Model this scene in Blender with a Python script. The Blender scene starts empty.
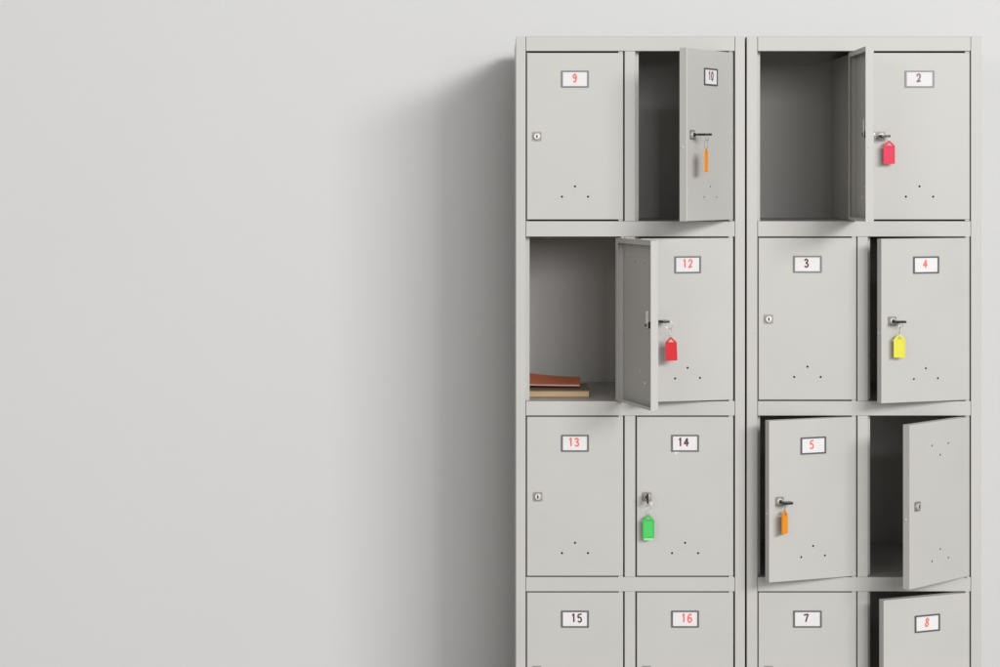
import bpy, bmesh, math, random
from mathutils import Vector, Matrix
random.seed(7)
S = bpy.context.scene
COL = S.collection
K = 0.00262          # metres covered by one photo pixel on the locker fronts
ZC = 1.60            # eye height
D = 5.2              # camera distance from the locker fronts
def X(p): return (p - 500) * K
def Z(p): return ZC + (180 - p) * K

# ------------------------------------------------------------------ materials
def new_mat(name, col, rough=0.5, metal=0.0, spec=0.5, bump=0.0, bscale=400, var=0.0, vscale=6,
            stretch=(1, 1, 1), coat=0.0, trans=0.0, bdist=0.0004):
    m = bpy.data.materials.new(name); m.use_nodes = True
    nt = m.node_tree; b = nt.nodes['Principled BSDF']
    b.inputs['Base Color'].default_value = (*col, 1)
    b.inputs['Roughness'].default_value = rough
    b.inputs['Metallic'].default_value = metal
    b.inputs['Specular IOR Level'].default_value = spec
    b.inputs['Coat Weight'].default_value = coat
    b.inputs['Transmission Weight'].default_value = trans
    if bump or var:
        tc = nt.nodes.new('ShaderNodeTexCoord')
        mp = nt.nodes.new('ShaderNodeMapping'); mp.inputs['Scale'].default_value = stretch
        nt.links.new(tc.outputs['Object'], mp.inputs['Vector'])
    if bump:
        n = nt.nodes.new('ShaderNodeTexNoise'); n.inputs['Scale'].default_value = bscale
        n.inputs['Detail'].default_value = 3
        nt.links.new(mp.outputs['Vector'], n.inputs['Vector'])
        bp = nt.nodes.new('ShaderNodeBump'); bp.inputs['Strength'].default_value = bump
        bp.inputs['Distance'].default_value = bdist
        nt.links.new(n.outputs['Fac'], bp.inputs['Height'])
        nt.links.new(bp.outputs['Normal'], b.inputs['Normal'])
    if var:
        n2 = nt.nodes.new('ShaderNodeTexNoise'); n2.inputs['Scale'].default_value = vscale
        n2.inputs['Detail'].default_value = 5; n2.inputs['Roughness'].default_value = 0.6
        nt.links.new(mp.outputs['Vector'], n2.inputs['Vector'])
        r = nt.nodes.new('ShaderNodeMapRange')
        r.inputs['From Min'].default_value = 0.3; r.inputs['From Max'].default_value = 0.7
        r.inputs['To Min'].default_value = 1 - var; r.inputs['To Max'].default_value = 1 + var
        nt.links.new(n2.outputs['Fac'], r.inputs['Value'])
        mx = nt.nodes.new('ShaderNodeMix'); mx.data_type = 'RGBA'; mx.blend_type = 'MULTIPLY'
        mx.inputs[0].default_value = 1.0
        mx.inputs[6].default_value = (*col, 1)
        nt.links.new(r.outputs['Result'], mx.inputs[7])
        nt.links.new(mx.outputs[2], b.inputs['Base Color'])
        r2 = nt.nodes.new('ShaderNodeMapRange')
        r2.inputs['From Min'].default_value = 0.3; r2.inputs['From Max'].default_value = 0.7
        r2.inputs['To Min'].default_value = rough - 0.04; r2.inputs['To Max'].default_value = rough + 0.04
        nt.links.new(n2.outputs['Fac'], r2.inputs['Value'])
        nt.links.new(r2.outputs['Result'], b.inputs['Roughness'])
    return m

M = {}
M['paint'] = new_mat('locker_paint', (0.454, 0.443, 0.423), 0.44, spec=0.30, bump=0.25, bscale=260, var=0.02, vscale=5, bdist=0.0003)
M['wall'] = new_mat('wall_paint', (0.560, 0.558, 0.554), 0.75, spec=0.25, bump=0.30, bscale=120, var=0.008, vscale=1.3, bdist=0.0005)
M['floor'] = new_mat('floor_paint', (0.30, 0.28, 0.25), 0.45, bump=0.1, bscale=60, var=0.06, vscale=3)
M['chrome'] = new_mat('lock_nickel', (0.52, 0.51, 0.49), 0.52, metal=0.6, bump=0.1, bscale=900)
M['plate'] = new_mat('lock_plate', (0.27, 0.25, 0.23), 0.58, metal=0.6, bump=0.2, bscale=500, var=0.10, vscale=150)
M['barrel'] = new_mat('lock_barrel', (0.16, 0.135, 0.10), 0.35, metal=0.9)
M['zinc'] = new_mat('cam_zinc', (0.80, 0.79, 0.76), 0.4, metal=0.25)
M['slot'] = new_mat('keyhole_dark', (0.012, 0.011, 0.010), 0.6)
M['holder'] = new_mat('holder_grey', (0.115, 0.115, 0.12), 0.38, metal=0.35, var=0.05, vscale=90)
M['card'] = new_mat('card_paper', (0.66, 0.64, 0.645), 0.8, spec=0.2, var=0.02, vscale=60)
M['red_ink'] = new_mat('red_ink', (0.70, 0.15, 0.12), 0.6, var=0.25, vscale=700)
M['dark_ink'] = new_mat('dark_ink', (0.085, 0.022, 0.020), 0.6, var=0.45, vscale=700)
M['grey_ink'] = new_mat('faded_ink', (0.22, 0.13, 0.13), 0.6, var=0.3, vscale=700)
M['key'] = new_mat('key_black', (0.030, 0.028, 0.026), 0.32, metal=0.4)
M['wire'] = new_mat('ring_steel', (0.34, 0.33, 0.32), 0.28, metal=1.0)
M['rubber'] = new_mat('bumper', (0.55, 0.54, 0.52), 0.5)
for n, c in (('orange', (0.92, 0.30, 0.012)), ('rose', (0.82, 0.020, 0.045)), ('red', (0.72, 0.012, 0.018)),
             ('yellow', (0.80, 0.72, 0.03)), ('green', (0.03, 0.52, 0.08))):
    M['tag_' + n] = new_mat('tag_' + n, tuple(v * .82 for v in c), 0.42, spec=0.25, var=0.03, vscale=80)
for n, c in (('orange', (0.95, 0.36, 0.02)), ('rose', (0.78, 0.045, 0.115)), ('red', (0.72, 0.022, 0.034)),
             ('yellow', (0.78, 0.73, 0.08)), ('green', (0.085, 0.60, 0.14)), ('pale_green', (0.42, 0.80, 0.38))):
    M['ins_' + n] = new_mat('insert_' + n, tuple(v * .82 for v in c), 0.5, spec=0.2, var=0.03, vscale=120)
M['orange_cover'] = new_mat('orange_cover', (0.76, 0.17, 0.045), 0.5, spec=0.3, bump=0.2, bscale=300, var=0.06, vscale=20)
M['brown_cover'] = new_mat('brown_cover', (0.19, 0.135, 0.075), 0.55, bump=0.4, bscale=500, var=0.12, vscale=40)
M['pages_white'] = new_mat('white_pages', (0.60, 0.61, 0.63), 0.8, bump=0.7, bscale=60, stretch=(1, 1, 45), var=0.06, vscale=8)
M['pages_tan'] = new_mat('tan_pages', (0.45, 0.32, 0.19), 0.8, bump=0.7, bscale=60, stretch=(1, 1, 45), var=0.12, vscale=9)

# ------------------------------------------------------------------ mesh helpers
def link(name, bm, mat, parent=None, loc=(0, 0, 0), rotz=0.0, smooth=False):
    me = bpy.data.meshes.new(name)
    bmesh.ops.recalc_face_normals(bm, faces=bm.faces[:])
    bm.to_mesh(me); bm.free()
    if smooth:
        for p in me.polygons: p.use_smooth = True
    me.materials.append(M[mat])
    o = bpy.data.objects.new(name, me); COL.objects.link(o)
    o.location = loc; o.rotation_euler = (0, 0, rotz)
    if parent: o.parent = parent
    return o

def box(bm, x0, x1, y0, y1, z0, z1, bev=0.0, seg=2):
    r = bmesh.ops.create_cube(bm, size=1)
    vs = r['verts']
    for v in vs:
        v.co = Vector((x0 + (v.co.x + .5) * (x1 - x0), y0 + (v.co.y + .5) * (y1 - y0), z0 + (v.co.z + .5) * (z1 - z0)))
    if bev > 0:
        es = list({e for v in vs for e in v.link_edges})
        bmesh.ops.bevel(bm, geom=es, offset=bev, segments=seg, profile=0.5, affect='EDGES')

def cyl(bm, c, r, axis, length, n=24, r2=None, bev=0.0):
    """closed cylinder that starts at c and runs along axis"""
    axis = Vector(axis).normalized(); c = Vector(c)
    a = axis.orthogonal().normalized(); b = axis.cross(a)
    prof = [(0, r)]
    r2 = r if r2 is None else r2
    if bev: prof += [(length - bev, r2), (length - bev * .3, r2 - bev * .3), (length, r2 - bev)]
    else: prof += [(length, r2)]
    rings = []
    for (t, rr) in prof:
        rings.append([bm.verts.new(c + axis * t + (a * math.cos(i * 2 * math.pi / n) + b * math.sin(i * 2 * math.pi / n)) * rr) for i in range(n)])
    for k in range(len(rings) - 1):
        for i in range(n):
            bm.faces.new((rings[k][i], rings[k][(i + 1) % n], rings[k + 1][(i + 1) % n], rings[k + 1][i]))
    bm.faces.new(rings[0]); bm.faces.new(rings[-1])

def tube(bm, pts, r, n=8, flat=1.0, closed=False):
    pts = [Vector(p) for p in pts]; rings = []
    for i, p in enumerate(pts):
        if closed: t = pts[(i + 1) % len(pts)] - pts[i - 1]
        else: t = pts[min(i + 1, len(pts) - 1)] - pts[max(i - 1, 0)]
        t.normalize()
        a = Vector((0, 1, 0))
        if abs(t.dot(a)) > .95: a = Vector((1, 0, 0))
        b = t.cross(a).normalized(); a2 = b.cross(t).normalized()
        rings.append([bm.verts.new(p + b * math.cos(k * 2 * math.pi / n) * r + a2 * math.sin(k * 2 * math.pi / n) * r * flat) for k in range(n)])
    m = len(rings)
    for i in range(m if closed else m - 1):
        A, B = rings[i], rings[(i + 1) % m]
        for k in range(n): bm.faces.new((A[k], A[(k + 1) % n], B[(k + 1) % n], B[k]))
    if not closed: bm.faces.new(rings[0]); bm.faces.new(rings[-1])

def prism(bm, outline, y0, y1, holes=()):
    """extrude an xz outline (with holes) from y0 to y1"""
    loops = [outline] + list(holes)
    for y in (y0, y1):
        es = []
        for lp in loops:
            vs = [bm.verts.new((x, y, z)) for x, z in lp]
            es += [bm.edges.new((vs[i], vs[(i + 1) % len(vs)])) for i in range(len(vs))]
        bmesh.ops.triangle_fill(bm, use_beauty=True, edges=es, normal=(0, -1, 0))
    bmesh.ops.remove_doubles(bm, verts=bm.verts[:], dist=1e-7)
    for lp in loops:
        vs0 = [bm.verts.new((x, y0, z)) for x, z in lp]; vs1 = [bm.verts.new((x, y1, z)) for x, z in lp]
        for i in range(len(lp)):
            j = (i + 1) % len(lp); bm.faces.new((vs0[i], vs0[j], vs1[j], vs1[i]))
    bmesh.ops.remove_doubles(bm, verts=bm.verts[:], dist=1e-6)

def rrect(x0, x1, z0, z1, r, n=4):
    out = []
    for cx, cz, a0 in ((x1 - r, z1 - r, 0), (x0 + r, z1 - r, 90), (x0 + r, z0 + r, 180), (x1 - r, z0 + r, 270)):
        for k in range(n + 1):
            a = math.radians(a0 + 90 * k / n); out.append((cx + r * math.cos(a), cz + r * math.sin(a)))
    return out

def smooth_path(p, sub=5):
    out = []
    for i in range(len(p) - 1):
        a = p[max(i - 1, 0)]; b = p[i]; c = p[i + 1]; d = p[min(i + 2, len(p) - 1)]
        for k in range(sub):
            t = k / sub
            out.append(tuple(0.5 * (2 * b[j] + (c[j] - a[j]) * t + (2 * a[j] - 5 * b[j] + 4 * c[j] - d[j]) * t * t + (3 * b[j] - a[j] - 3 * c[j] + d[j]) * t ** 3) for j in range(2)))
    out.append(p[-1]); return out

# ------------------------------------------------------------------ door pieces
T = 0.0208     # depth of the folded door edge
TH = 0.0012
def hole_loop(cx, cz, r=0.0029, n=10):
    return [(cx + r * math.cos(i * 2 * math.pi / n), cz + r * math.sin(i * 2 * math.pi / n)) for i in range(n)]

def door_mesh(w, h):
    bm = bmesh.new(); r = 0.0020
    cx = -w / 2
    holes = []
    for (dx, dz) in ((0, 33.2), (-13 * w / (96 * K), 22.9), (13 * w / (96 * K), 22.9)):
        holes.append(hole_loop(cx + dx * K, dz * K)); holes.append(hole_loop(cx + dx * K, h - dz * K))
    def rect(i): return [(-w + i, i), (-i, i), (-i, h - i), (-w + i, h - i)]
    def fill(y, i):
        es = []
        for lp in [rect(i)] + holes:
            vs = [bm.verts.new((x, y, z)) for x, z in lp]
            es += [bm.edges.new((vs[k], vs[(k + 1) % len(vs)])) for k in range(len(vs))]
        bmesh.ops.triangle_fill(bm, use_beauty=True, edges=es, normal=(0, -1, 0))
    fill(0.0, r); fill(TH, TH)
    prof = []
    for k in range(6):
        a = math.radians(90 * k / 5); prof.append((r - r * math.cos(a - math.pi / 2 + math.pi / 2) if False else r - r * math.sin(a), r - r * math.cos(a)))
    # (inset, depth): (r,0) -> (0,r) round the fold, back to the rim, then inside
    prof = [(p[0], p[1]) for p in prof] + [(0, T), (TH, T), (TH, TH)]
    loops = [[bm.verts.new((x, y, z)) for x, z in rect(i)] for i, y in prof]
    for a, b in zip(loops, loops[1:]):
        for k in range(4): bm.faces.new((a[k], a[(k + 1) % 4], b[(k + 1) % 4], b[k]))
    for lp in holes:
        a = [bm.verts.new((x, 0, z)) for x, z in lp]; b = [bm.verts.new((x, TH, z)) for x, z in lp]
        for k in range(len(lp)): bm.faces.new((a[k], a[(k + 1) % len(lp)], b[(k + 1) % len(lp)], b[k]))
    bmesh.ops.remove_doubles(bm, verts=bm.verts[:], dist=1e-6)
    bmesh.ops.recalc_face_normals(bm, faces=bm.faces[:])
    # return flanges folded inwards at the back
    e = 0.0005; y0, y1 = T - 0.0018, T - 0.0005
    box(bm, -0.0125, -e, y0, y1, e, h - e, .0003, 1)
    box(bm, -w + e, -w + 0.0045, y0, y1, e, h - e, .0003, 1)
    box(bm, -w + 0.0045, -0.0126, y0, y1, h - 0.0125, h - e, .0003, 1)
    box(bm, -w + 0.0045, -0.0126, y0, y1, e, 0.0075, .0003, 1)
    return bm

DIG = {
 '1': [[(.22, .78), (.45, .98), (.50, .95), (.50, .5), (.52, .03)]],
 '2': [[(.10, .72), (.28, .95), (.62, .97), (.78, .76), (.55, .42), (.12, .06), (.45, .10), (.88, .18)]],
 '3': [[(.12, .80), (.40, .98), (.76, .84), (.62, .62), (.38, .54), (.70, .44), (.84, .24), (.52, .03), (.08, .16)]],
 '4': [[(.62, 1.0), (.38, .66), (.06, .34), (.45, .36), (1.0, .42)], [(.66, .98), (.66, .5), (.64, .0)]],
 '5': [[(.88, .98), (.50, .95), (.22, .90), (.16, .56), (.50, .60), (.80, .42), (.74, .12), (.42, .02), (.08, .16)]],
 '6': [[(.80, .84), (.52, .99), (.22, .78), (.10, .40), (.26, .06), (.62, .03), (.88, .26), (.74, .50), (.42, .52), (.14, .34)]],
 '7': [[(.06, .84), (.45, .92), (.92, .94), (.72, .56), (.48, .04)]],
 '8': [[(.84, .82), (.56, .99), (.26, .80), (.46, .56), (.80, .30), (.60, .04), (.24, .06), (.12, .30), (.44, .54), (.76, .66), (.84, .82)]],
 '9': [[(.80, .80), (.52, .98), (.20, .78), (.30, .54), (.62, .52), (.80, .76), (.82, .45), (.56, .04), (.20, .12)]],
 '0': [[(.52, .99), (.22, .82), (.14, .40), (.36, .04), (.70, .08), (.86, .50), (.76, .86), (.52, .99)]],
}
def number_mesh(text, slots):
    bm = bmesh.new(); hh = 8.2 * K; ww = 4.7 * K
    for ch, sx in zip(text, slots):
        for st in DIG[ch]:
            p = smooth_path(st, 4)
            sl = random.uniform(-.04, .10)
            tube(bm, [((sx * K) + (x - .5 + sl * (z - .5)) * ww, 0, (z - .5) * hh) for x, z in p], 0.79 * K, n=8, flat=0.26)
    return bm

def make_label(door, w, h, text, slots, ink):
    fw, fh = 28.2 * K * w / (96.5 * K) if w > 97.5 * K else 27.8 * K, 17.0 * K
    cx, cz = -w / 2, h - 26.3 * K
    bm = bmesh.new()
    b = 1.8 * K
    prism(bm, rrect(cx - fw / 2, cx + fw / 2, cz - fh / 2, cz + fh / 2, .0018, 3), -0.0022, 0.0001,
          [[(cx - fw / 2 + b, cz - fh / 2 + b * .85), (cx + fw / 2 - b, cz - fh / 2 + b * .85), (cx + fw / 2 - b, cz + fh / 2 - b * .85), (cx - fw / 2 + b, cz + fh / 2 - b * .85)]])
    link('label_holder', bm, 'holder', door)
    bm = bmesh.new(); g = .0015
    box(bm, cx - fw / 2 + g, cx + fw / 2 - g, -0.0010, 0.00005, cz - fh / 2 + g, cz + fh / 2 - g)
    link('number_card', bm, 'card', door)
    if text:
        n = link('number', number_mesh(text, slots), ink, door, (cx, -0.00125, cz + 1.0 * K))
        n['label'] = 'handwritten number ' + text

def make_lock(door, w, h, keyed, lo=10.0):
    cx, cz = -w + lo * K, h * 0.499
    bm = bmesh.new(); a = 4.6 * K
    prism(bm, rrect(cx - a, cx + a, cz - a, cz + a, .0035, 4), -0.0022, 0.0)
    link('lock_plate', bm, 'plate', door)
    bm = bmesh.new()
    cyl(bm, (cx, -0.0020, cz), 0.0094, (0, -1, 0), 0.0050, 28, 0.0088, 0.0016)
    link('lock_cylinder', bm, 'chrome', door)
    if not keyed:
        bm = bmesh.new()
        prism(bm, [(cx - .0013, cz - .0046), (cx + .0013, cz - .0046), (cx + .0022, cz + .0004), (cx + .0009, cz + .0048), (cx - .0009, cz + .0048), (cx - .0022, cz + .0004)], -0.0074, -0.0055)
        link('keyhole', bm, 'slot', door)
    bm = bmesh.new()     # barrel, nut and cam at the back of the door
    cyl(bm, (cx, TH, cz), 0.0085, (0, 1, 0), 0.0200, 20)
    cyl(bm, (cx, TH + .001, cz), 0.0125, (0, 1, 0), 0.004, 6)
    cyl(bm, (cx, TH + .0190, cz), 0.0045, (0, 1, 0), 0.005, 12)
    link('lock_barrel', bm, 'barrel', door)
    bm = bmesh.new()
    box(bm, cx - .0060, cx + .0060, .0200, .0222, cz - .007, cz + .036, .0006, 1)
    link('lock_cam', bm, 'zinc', door)
    bm = bmesh.new()
    cyl(bm, (-w + .0005, T * .62, cz - 12 * K), .0030, (-1, 0, 0), .0022, 12, .0024, .0006)
    link('bumper', bm, 'rubber', door)
    return (cx, cz)

MESHES = {}
def make_door(cab, x0, x1, pt, pb, angle, text, slots, ink, keyed, label, plate=True, lo=10.0):
    w = (x1 - x0) * K; h = (pb - pt) * K
    key = (round(w, 5), round(h, 5))
    if key not in MESHES:
        d = link('door', door_mesh(w, h), 'paint', cab); MESHES[key] = d.data
    else:
        d = bpy.data.objects.new('door', MESHES[key]); COL.objects.link(d); d.parent = cab
    org = cab.location
    d.location = (X(x1) - org.x, 0.0 - org.y, Z(pb) - org.z)
    d.rotation_euler = (0, 0, math.radians(angle))
    d['label'] = label
    # hinge knuckles above and below the hinged corner
    for zz0, zz1 in ((h + .0001, h + .0036), (-.0036, -.0001)):
        bm = bmesh.new(); box(bm, -4.6 * K, -0.2 * K, .0010, .0080, zz0, zz1, .0004, 1)
        hp = link('hinge', bm, 'paint', d)
    if plate: make_label(d, w, h, text, slots, ink)
    lc = make_lock(d, w, h, keyed, lo)
    return d, lc, w, h

# ------------------------------------------------------------------ cabinet
RAILS = [(36.3, 51.0), (221.2, 236.6), (401.2, 415.6), (577.2, 591.4), (749.3, 765.0)]
ROWS = [(52.8, 219.6), (237.9, 399.9), (416.9, 576.0), (592.7, 747.9)]
DEP = 0.50
def cabinet(px, label):
    (pl0, pl1), (dl0, dl1), (m0, m1), (dr0, dr1), (pr0, pr1) = px
    cx = X((pl0 + pr1) / 2)
    e = bpy.data.objects.new('locker_cabinet', None); COL.objects.link(e)
    e.location = (cx, DEP / 2, 0); e.empty_display_size = .2
    e['label'] = label; e['category'] = 'locker cabinet'; e['group'] = 'grey steel locker cabinets side by side'
    off = Vector((-cx, -DEP / 2, 0))
    def part(name, fn, mat='paint'):
        bm = bmesh.new(); fn(bm)
        for v in bm.verts: v.co += off
        return link(name, bm, mat, e)
    zt, zb = Z(RAILS[0][0]), Z(RAILS[4][1])
    lip = 4.1 * K
    def post(x0, x1, side):
        def f(bm):
            box(bm, X(x0), X(x1), 0, .036, zb, zt, .0009, 3)
            if side < 0: box(bm, X(x1) - .001, X(x1) + lip, .0290, .0330, zb + .003, zt - .003)
            else: box(bm, X(x0) - lip, X(x0) + .001, .0290, .0330, zb + .003, zt - .003)
        return f
    part('post', post(pl0, pl1, -1)); part('post', post(pr0, pr1, 1))
    for i, (a, b) in enumerate(RAILS):
        def f(bm):
            box(bm, X(pl1) + .0010, X(pr0) - .0010, -.0006, .026, Z(b), Z(a) - (.0015 if i == 0 else 0), .0013, 3)
        part('top_rail' if i == 0 else ('base_rail' if i == 4 else 'cross_rail'), f)
    for i in range(4):
        a, b = Z(RAILS[i][1]), Z(RAILS[i + 1][0])
        def f(bm):
            box(bm, X(m0), X(m1), .0004, .036, b + .0003, a - .0003, .0012, 2)
            box(bm, X(m0) - lip, X(m1) + lip, .0290, .0330, b + .0005, a - .0005)
        part('mullion', f)
        def g(bm): box(bm, X((m0 + m1) / 2) - .0006, X((m0 + m1) / 2) + .0006, .036, DEP - .001, b, a + .004)
        part('partition', g)
    for xx in (X(pl0) + .0002, X(pr1) - .0014):
        part('side_panel', lambda bm: box(bm, xx, xx + .0012, .0362, DEP, zb + .001, zt - .001))
    part('back_panel', lambda bm: box(bm, X(pl0) + .0015, X(pr1) - .0015, DEP - .0015, DEP - .0003, zb + .001, zt - .001))
    part('top_panel', lambda bm: box(bm, X(pl0) + .0016, X(pr1) - .0016, .002, DEP, zt - .0012, zt - .0001))
    for i in (1, 2, 3, 4):
        z = Z(RAILS[i][0]) - .0008
        part('shelf', lambda bm: box(bm, X(pl0) + .0016, X(pr1) - .0016, .0262, DEP - .0016, z - .0012, z))
        if i < 4:
            part('shelf_support', lambda bm: box(bm, X(pl0) + .0016, X(pr1) - .0016, .0262, .0275, Z(RAILS[i][1]) + .001, z - .0013))
    def feet(bm):
        box(bm, X(pl0) + .002, X(pr1) - .002, .02, DEP - .002, .004, zb - .0005, .001, 1)
    part('plinth', feet)
    return e

LP = ((516.0, 525.6), (526.9, 623.1), (624.7, 635.3), (636.8, 733.3), (735.1, 744.9))
RP = ((746.9, 757.4), (758.5, 856.4), (857.5, 868.0), (869.3, 969.8), (971.0, 981.2))
cabL = cabinet(LP, 'left grey steel locker cabinet with doors numbered 9 to 16, books inside')
cabR = cabinet(RP, 'right grey steel locker cabinet with doors numbered 2 to 8')

doors = {}
def D_(n, cab, P, col, row, ang, text, slots, ink, keyed, label, plate=True, lo=10.0):
    x0, x1 = P[1] if col == 0 else P[3]
    doors[n] = make_door(cab, x0, x1, *ROWS[row], ang, text, slots, ink, keyed, label, plate, lo)
D_(9, cabL, LP, 0, 0, 0, '9', (-.2,), 'red_ink', False, 'closed door with a red number 9')
D_(10, cabL, LP, 1, 0, 56.0, '10', (-2.6, 2.8), 'dark_ink', True, 'half open door with a dark number 10')
D_(11, cabL, LP, 0, 1, 107, '', (), None, False, 'door swung wide open showing its inner side')
D_(12, cabL, LP, 1, 1, 14.0, '12', (-2.9, 3.0), 'red_ink', True, 'slightly ajar door with a red number 12')
D_(13, cabL, LP, 0, 2, 0, '13', (-4.0, 2.0), 'red_ink', False, 'closed door with a red number 13', lo=10.9)
D_(14, cabL, LP, 1, 2, 0, '14', (-4.6, 1.4), 'dark_ink', True, 'closed door with a dark number 14')
D_(15, cabL, LP, 0, 3, 0, '15', (-1.2, 4.8), 'dark_ink', False, 'closed door with a dark number 15')
D_(16, cabL, LP, 1, 3, 0, '16', (-1.2, 4.8), 'red_ink', False, 'closed door with a red number 16')
D_(1, cabR, RP, 0, 0, 89.5, '', (), None, False, 'door standing straight out, inner side showing')
D_(2, cabR, RP, 1, 0, 0, '2', (-.7,), 'grey_ink', True, 'closed door with a faded number 2', lo=11.4)
D_(3, cabR, RP, 0, 1, 0, '3', (-1.0,), 'dark_ink', False, 'closed door with a dark number 3')
D_(4, cabR, RP, 1, 1, 19.3, '4', (-.9,), 'red_ink', True, 'slightly open door with a red number 4', lo=12.0)
D_(5, cabR, RP, 0, 2, 20.2, '5', (-1.6,), 'red_ink', True, 'slightly open door with a red number 5', lo=11.3)
D_(6, cabR, RP, 1, 2, 42.6, '', (), None, False, 'half open door without a number plate', plate=False, lo=12.0)
D_(7, cabR, RP, 0, 3, 0, '7', (-1.6,), 'dark_ink', False, 'closed door with a dark number 7')
D_(8, cabR, RP, 1, 3, 21.8, '8', (-.4,), 'red_ink', False, 'open door with a red number 8')

bm = bmesh.new()
_d, _c, _w, _h = doors[14]
prism(bm, [(-_w / 2 - 10.6 * K, _h - 36.4 * K), (-_w / 2 - 9.2 * K, _h - 37.3 * K), (-_w / 2 - 7.0 * K, _h - 36.2 * K), (-_w / 2 - 5.0 * K, _h - 34.6 * K), (-_w / 2 - 11.0 * K, _h - 34.6 * K)], -.0005, 0)
link('paper_scrap', bm, 'card', _d)

# ------------------------------------------------------------------ keys with tags
bpy.context.view_layer.update()
def key_tag(n, colour, label, dx=4.0, vert=False, tagrot=0, tdx=8.0, drop=6.0, reach=.034, ins=None, tilt=0, hw=5.0):
    """key in the lock of door n; dx = sideways offset of the bow, tdx = of the hanging tag (photo px),
       drop = from lock centre to the tag's tip"""
    d, (cx, cz), w, h = doors[n]
    base = d.matrix_world @ Vector((cx, -0.007, cz))
    ang = d.matrix_world.to_euler().z
    e = bpy.data.objects.new('key_with_tag', None); COL.objects.link(e)
    e.location = base; e.rotation_euler = (0, 0, ang)
    e['label'] = label; e['category'] = 'key'; e['group'] = 'tagged keys left in the locker locks'
    bm = bmesh.new()       # shaft and bow
    box(bm, -.0042, .0042, -.012, .001, -.0016, .0016, .0008, 2)
    cyl(bm, (0, .0005, 0), .0052, (0, -1, 0), .0045, 16, .0044, .0008)
    if vert: box(bm, -.0024, .0024, -reach, -.011, -hw * K, hw * K, .0018, 3)
    else:
        o = dx * K
        out = [(-hw * K + o, -.013), (-hw * K * .75 + o, -.011), (hw * K * .8 + o, -.011), (hw * K + o, -.015), (hw * K + o, -reach * .8), (hw * K * .7 + o, -reach), (-hw * K * .7 + o, -reach), (-hw * K + o, -reach * .8)]
        vs = [[bm.verts.new((x, y, z)) for x, y in out] for z in (-.0027, .0027)]
        bm.faces.new(vs[0]); bm.faces.new(vs[1])
        for i in range(8): bm.faces.new((vs[0][i], vs[0][(i + 1) % 8], vs[1][(i + 1) % 8], vs[1][i]))
        bmesh.ops.bevel(bm, geom=[ed for ed in bm.edges if abs(ed.verts[0].co.z) < .00271 and len({round(ed.verts[0].co.z, 5), round(ed.verts[1].co.z, 5)}) == 1 and abs(abs(ed.verts[0].co.z) - .0027) < 1e-5], offset=.0009, segments=2, affect='EDGES')
        if dx > 6: box(bm, 0, o, -.014, -.0115, -.0015, .0015, .0006, 1)
    link('key', bm, 'key', e)
    ty = -reach * (.72 if reach > .04 else .42)
    tx = tdx * K
    rr = (drop * K - .001) / 2
    bm = bmesh.new()       # two linked wire rings
    r1 = max(drop * K * .24, .0045); 
    a0 = random.uniform(0, 6)
    ztop = 0.0005
    kx = (0 if vert else (dx + hw * .55) * K)
    pc = Vector((kx * .5 + tx * .5, ty, -r1 * .85))
    tube(bm, [(pc.x + math.cos(t) * r1, pc.y + math.sin(t) * r1 * .35, pc.z + math.sin(t) * r1) for t in [i * 2 * math.pi / 28 for i in range(28)]], .00042, 6, closed=True)
    zt = -drop * K
    zlow = pc.z - r1
    r2 = max((zlow - zt) / 2 + .0022, .003)
    zc2 = (zlow + zt) / 2
    tube(bm, [(tx * .8 + pc.x * .2 + math.sin(t) * .0006 + math.cos(t) * r2 * .5, ty + math.cos(t) * r2 * .7, zc2 + math.sin(t) * r2) for t in [i * 2 * math.pi / 24 for i in range(24)]], .00042, 6, closed=True)
    link('ring', bm, 'wire', e)
    # tag
    W, H, ap = 11.4 * K / 2, 23.0 * K, 5.2 * K
    bm = bmesh.new()
    c = .0014
    outl = [(.0018, 0), (W - c * .6, -ap + c), (W, -ap - c), (W, -H + c), (W - c, -H), (-W + c, -H), (-W, -H + c), (-W, -ap - c), (-W + c * .6, -ap + c), (-.0018, 0)]
    tri = [(0, -.0042), (W * .52, -ap + .0012), (-W * .52, -ap + .0012)]
    b = .0028
    win = [(-W + b, -ap - .002), (-W + b, -H + b), (W - b, -H + b), (W - b, -ap - .002)]
    prism(bm, outl, -.0017, .0017, [tri, win])
    tg = link('tag', bm, 'tag_' + colour, e, (tx, ty, zt), math.radians(tagrot))
    tg.rotation_euler.y = math.radians(tilt)
    bm = bmesh.new()
    lo = .0055 if ins == 'pale_green' else 0
    box(bm, -W + b - .0005, W - b + .0005, -.0011, .0011, -H + b - .0005 , -ap - .0015)
    link('tag_insert', bm, 'ins_' + colour, tg)
    if lo:
        bm = bmesh.new(); box(bm, -W + b, W - b, -.0007, .0007, -H - lo, -H + .0005)
        link('paper_slip', bm, 'ins_pale_green', tg)
    return e
key_tag(10, 'orange', 'orange tag seen nearly edge on, hanging from the key of door 10', dx=0, tdx=.3, drop=13.0, tagrot=16, reach=.046, hw=4.2)
key_tag(2, 'rose', 'pinkish red tag hanging from the key of door 2', dx=1.6, tdx=6.8, drop=4.6, hw=5.8)
key_tag(12, 'red', 'plain red tag hanging on the key beside the wide open door', dx=8.6, tdx=15.0, drop=15.6, reach=.05, tagrot=-10, tilt=-2)
key_tag(4, 'yellow', 'yellow tag hanging from the key of door 4', dx=3.0, tdx=3.4, drop=12.3, hw=5.5, tagrot=-16)
key_tag(14, 'green', 'bright green tag hanging from the key of door 14', vert=True, tdx=1.0, drop=17.0, ins='pale_green', hw=5.0)
key_tag(5, 'orange', 'orange tag turned partly sideways, hanging from the key of door 5', dx=3.2, tdx=1.6, drop=7.6, hw=5.2, tagrot=36)

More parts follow.
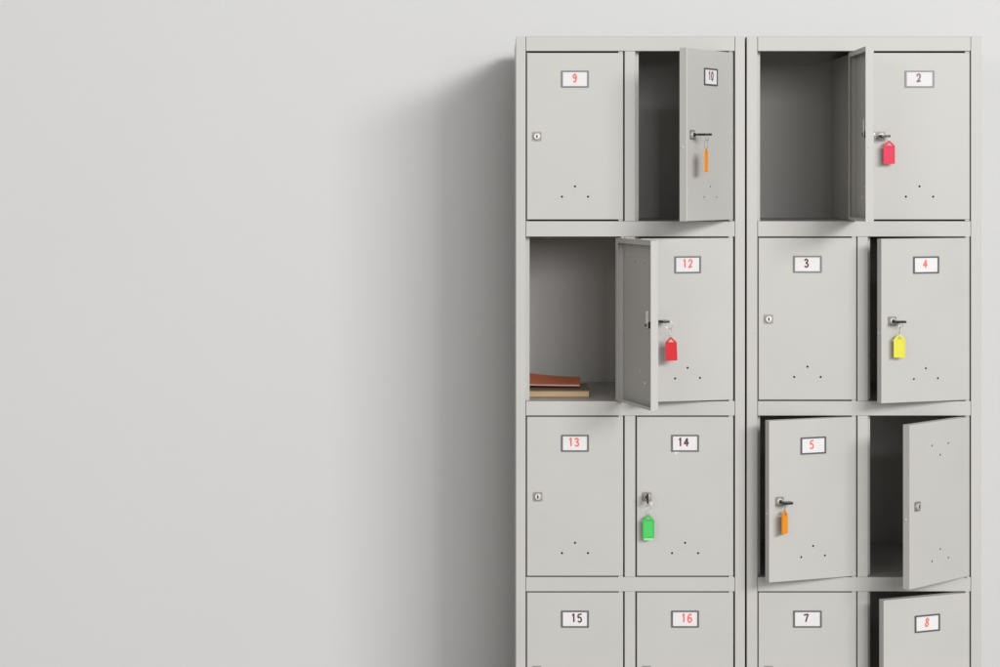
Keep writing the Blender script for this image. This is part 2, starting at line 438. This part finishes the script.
# ------------------------------------------------------------------ books on the open shelf
zs = Z(401.2) - .0008
def tag(o, label, cat, group=None):
    o['label'] = label; o['category'] = cat
    if group: o['group'] = group
bk = bpy.data.objects.new('hardcover_book', None); COL.objects.link(bk)
bx1 = X(591.2); bx0 = bx1 - .182
bk.location = ((bx0 + bx1) / 2, .2145, zs)
hw_ = (bx1 - bx0) / 2
tag(bk, 'brown hardcover book lying flat under the orange booklet on the open shelf', 'book')
bm = bmesh.new(); hh = .0195
box(bm, -hw_, hw_, -.127, .055, .0002, .0026, .0007, 2); box(bm, -hw_, hw_, -.127, .055, hh - .0024, hh, .0007, 2)
box(bm, -hw_, -hw_ + .003, -.127, .055, .0012, hh - .001, .001, 2)
link('cover', bm, 'brown_cover', bk)
bm = bmesh.new(); box(bm, -hw_ + .003, hw_ - .002, -.1245, .053, .0027, hh - .0025, .0004, 1)
link('pages', bm, 'pages_tan', bk)

ob = bpy.data.objects.new('softcover_booklet', None); COL.objects.link(ob)
ox1 = X(500 + 81 / .965); ox0 = ox1 - .165
ob.location = ((ox0 + ox1) / 2, .2575, zs + hh + .0004); ob.rotation_euler = (0, 0, math.radians(-2.5))
tag(ob, 'orange softcover booklet curling up on top of the brown book', 'book')
ow = (ox1 - ox0) / 2
def sheet(bm, y0, y1, off, th, inset=0.0, curl=1.0, N=20, Mm=8):
    grid = []
    for j in range(Mm + 1):
        y = y0 + (y1 - y0) * j / Mm; row = []
        for i in range(N + 1):
            u = i / N; x = -ow + inset * 0 + (2 * ow - inset) * u
            lift = .0135 * (1 - u) ** 2 * curl * (0.2 + .8 * j / Mm)
            lift += .0045 * (1 - j / Mm) ** 3 + .0035 * (j / Mm) ** 2
            row.append((x, y, lift + off))
        grid.append(row)
    top = [[bm.verts.new((x, y, z + th)) for x, y, z in r] for r in grid]
    bot = [[bm.verts.new((x, y, z)) for x, y, z in r] for r in grid]
    for j in range(Mm):
        for i in range(N):
            bm.faces.new((top[j][i], top[j][i + 1], top[j + 1][i + 1], top[j + 1][i])); bm.faces.new((bot[j][i], bot[j][i + 1], bot[j + 1][i + 1], bot[j + 1][i]))
    for j in (0, Mm):
        for i in range(N): bm.faces.new((top[j][i], top[j][i + 1], bot[j][i + 1], bot[j][i]))
    for i in (0, N):
        for j in range(Mm): bm.faces.new((top[j][i], top[j + 1][i], bot[j + 1][i], bot[j][i]))
bm = bmesh.new(); sheet(bm, -.106, .114, .0044, .0006); sheet(bm, -.106, .114, 0, .0004, curl=.75)
link('cover', bm, 'orange_cover', ob)
bm = bmesh.new(); sheet(bm, -.100, .1135, .0005, .0014, .0012, .8); sheet(bm, -.100, .1135, .0024, .0018, .0010, .95)
link('pages', bm, 'pages_white', ob)

# ------------------------------------------------------------------ setting
bm = bmesh.new(); box(bm, -6, 6, .575, .70, 0, 4.2)
o = link('wall', bm, 'wall'); o['kind'] = 'structure'
bm = bmesh.new(); box(bm, -6, 6, -8, .5748, -.05, 0)
o = link('floor', bm, 'floor'); o['kind'] = 'structure'

# ------------------------------------------------------------------ light
w = bpy.data.worlds.new('World'); S.world = w; w.use_nodes = True
bg = w.node_tree.nodes['Background']; bg.inputs[0].default_value = (1.0, 0.99, 0.975, 1); bg.inputs[1].default_value = 0.36
def area(name, loc, target, sx, sy, power, col):
    l = bpy.data.lights.new(name, 'AREA'); l.shape = 'RECTANGLE'; l.size = sx; l.size_y = sy
    l.energy = power; l.color = col
    o = bpy.data.objects.new(name, l); COL.objects.link(o); o.location = loc
    o.rotation_euler = (Vector(target) - Vector(loc)).to_track_quat('-Z', 'Y').to_euler()
    return o
area('softbox_light', (6.6, -10.7, 5.4), (0.3, 0.3, 1.4), 5.2, 2.2, 1170, (0.995, 0.998, 1.0))
area('front_light', (2.6, -11.6, 3.4), (0.3, 0.3, 1.4), 4.6, 2.6, 480, (0.99, 0.995, 1.0))
area('fill_light', (-5.5, -10.5, 3.2), (0, 0.3, 1.2), 4.0, 3.0, 170, (1.0, 0.98, 0.95))

# ------------------------------------------------------------------ camera
cam = bpy.data.cameras.new('camera'); co = bpy.data.objects.new('camera', cam); COL.objects.link(co)
co.location = (0, -D, ZC); co.rotation_euler = (math.radians(90), 0, 0)
cam.sensor_width = 36; cam.lens = D / K / 1000 * 36; cam.shift_y = -0.1535; cam.clip_end = 100
S.camera = co
S.render.engine = 'CYCLES'
S.view_settings.view_transform = 'Standard'; S.view_settings.look = 'None'
S.view_settings.exposure = 0; S.view_settings.gamma = 1
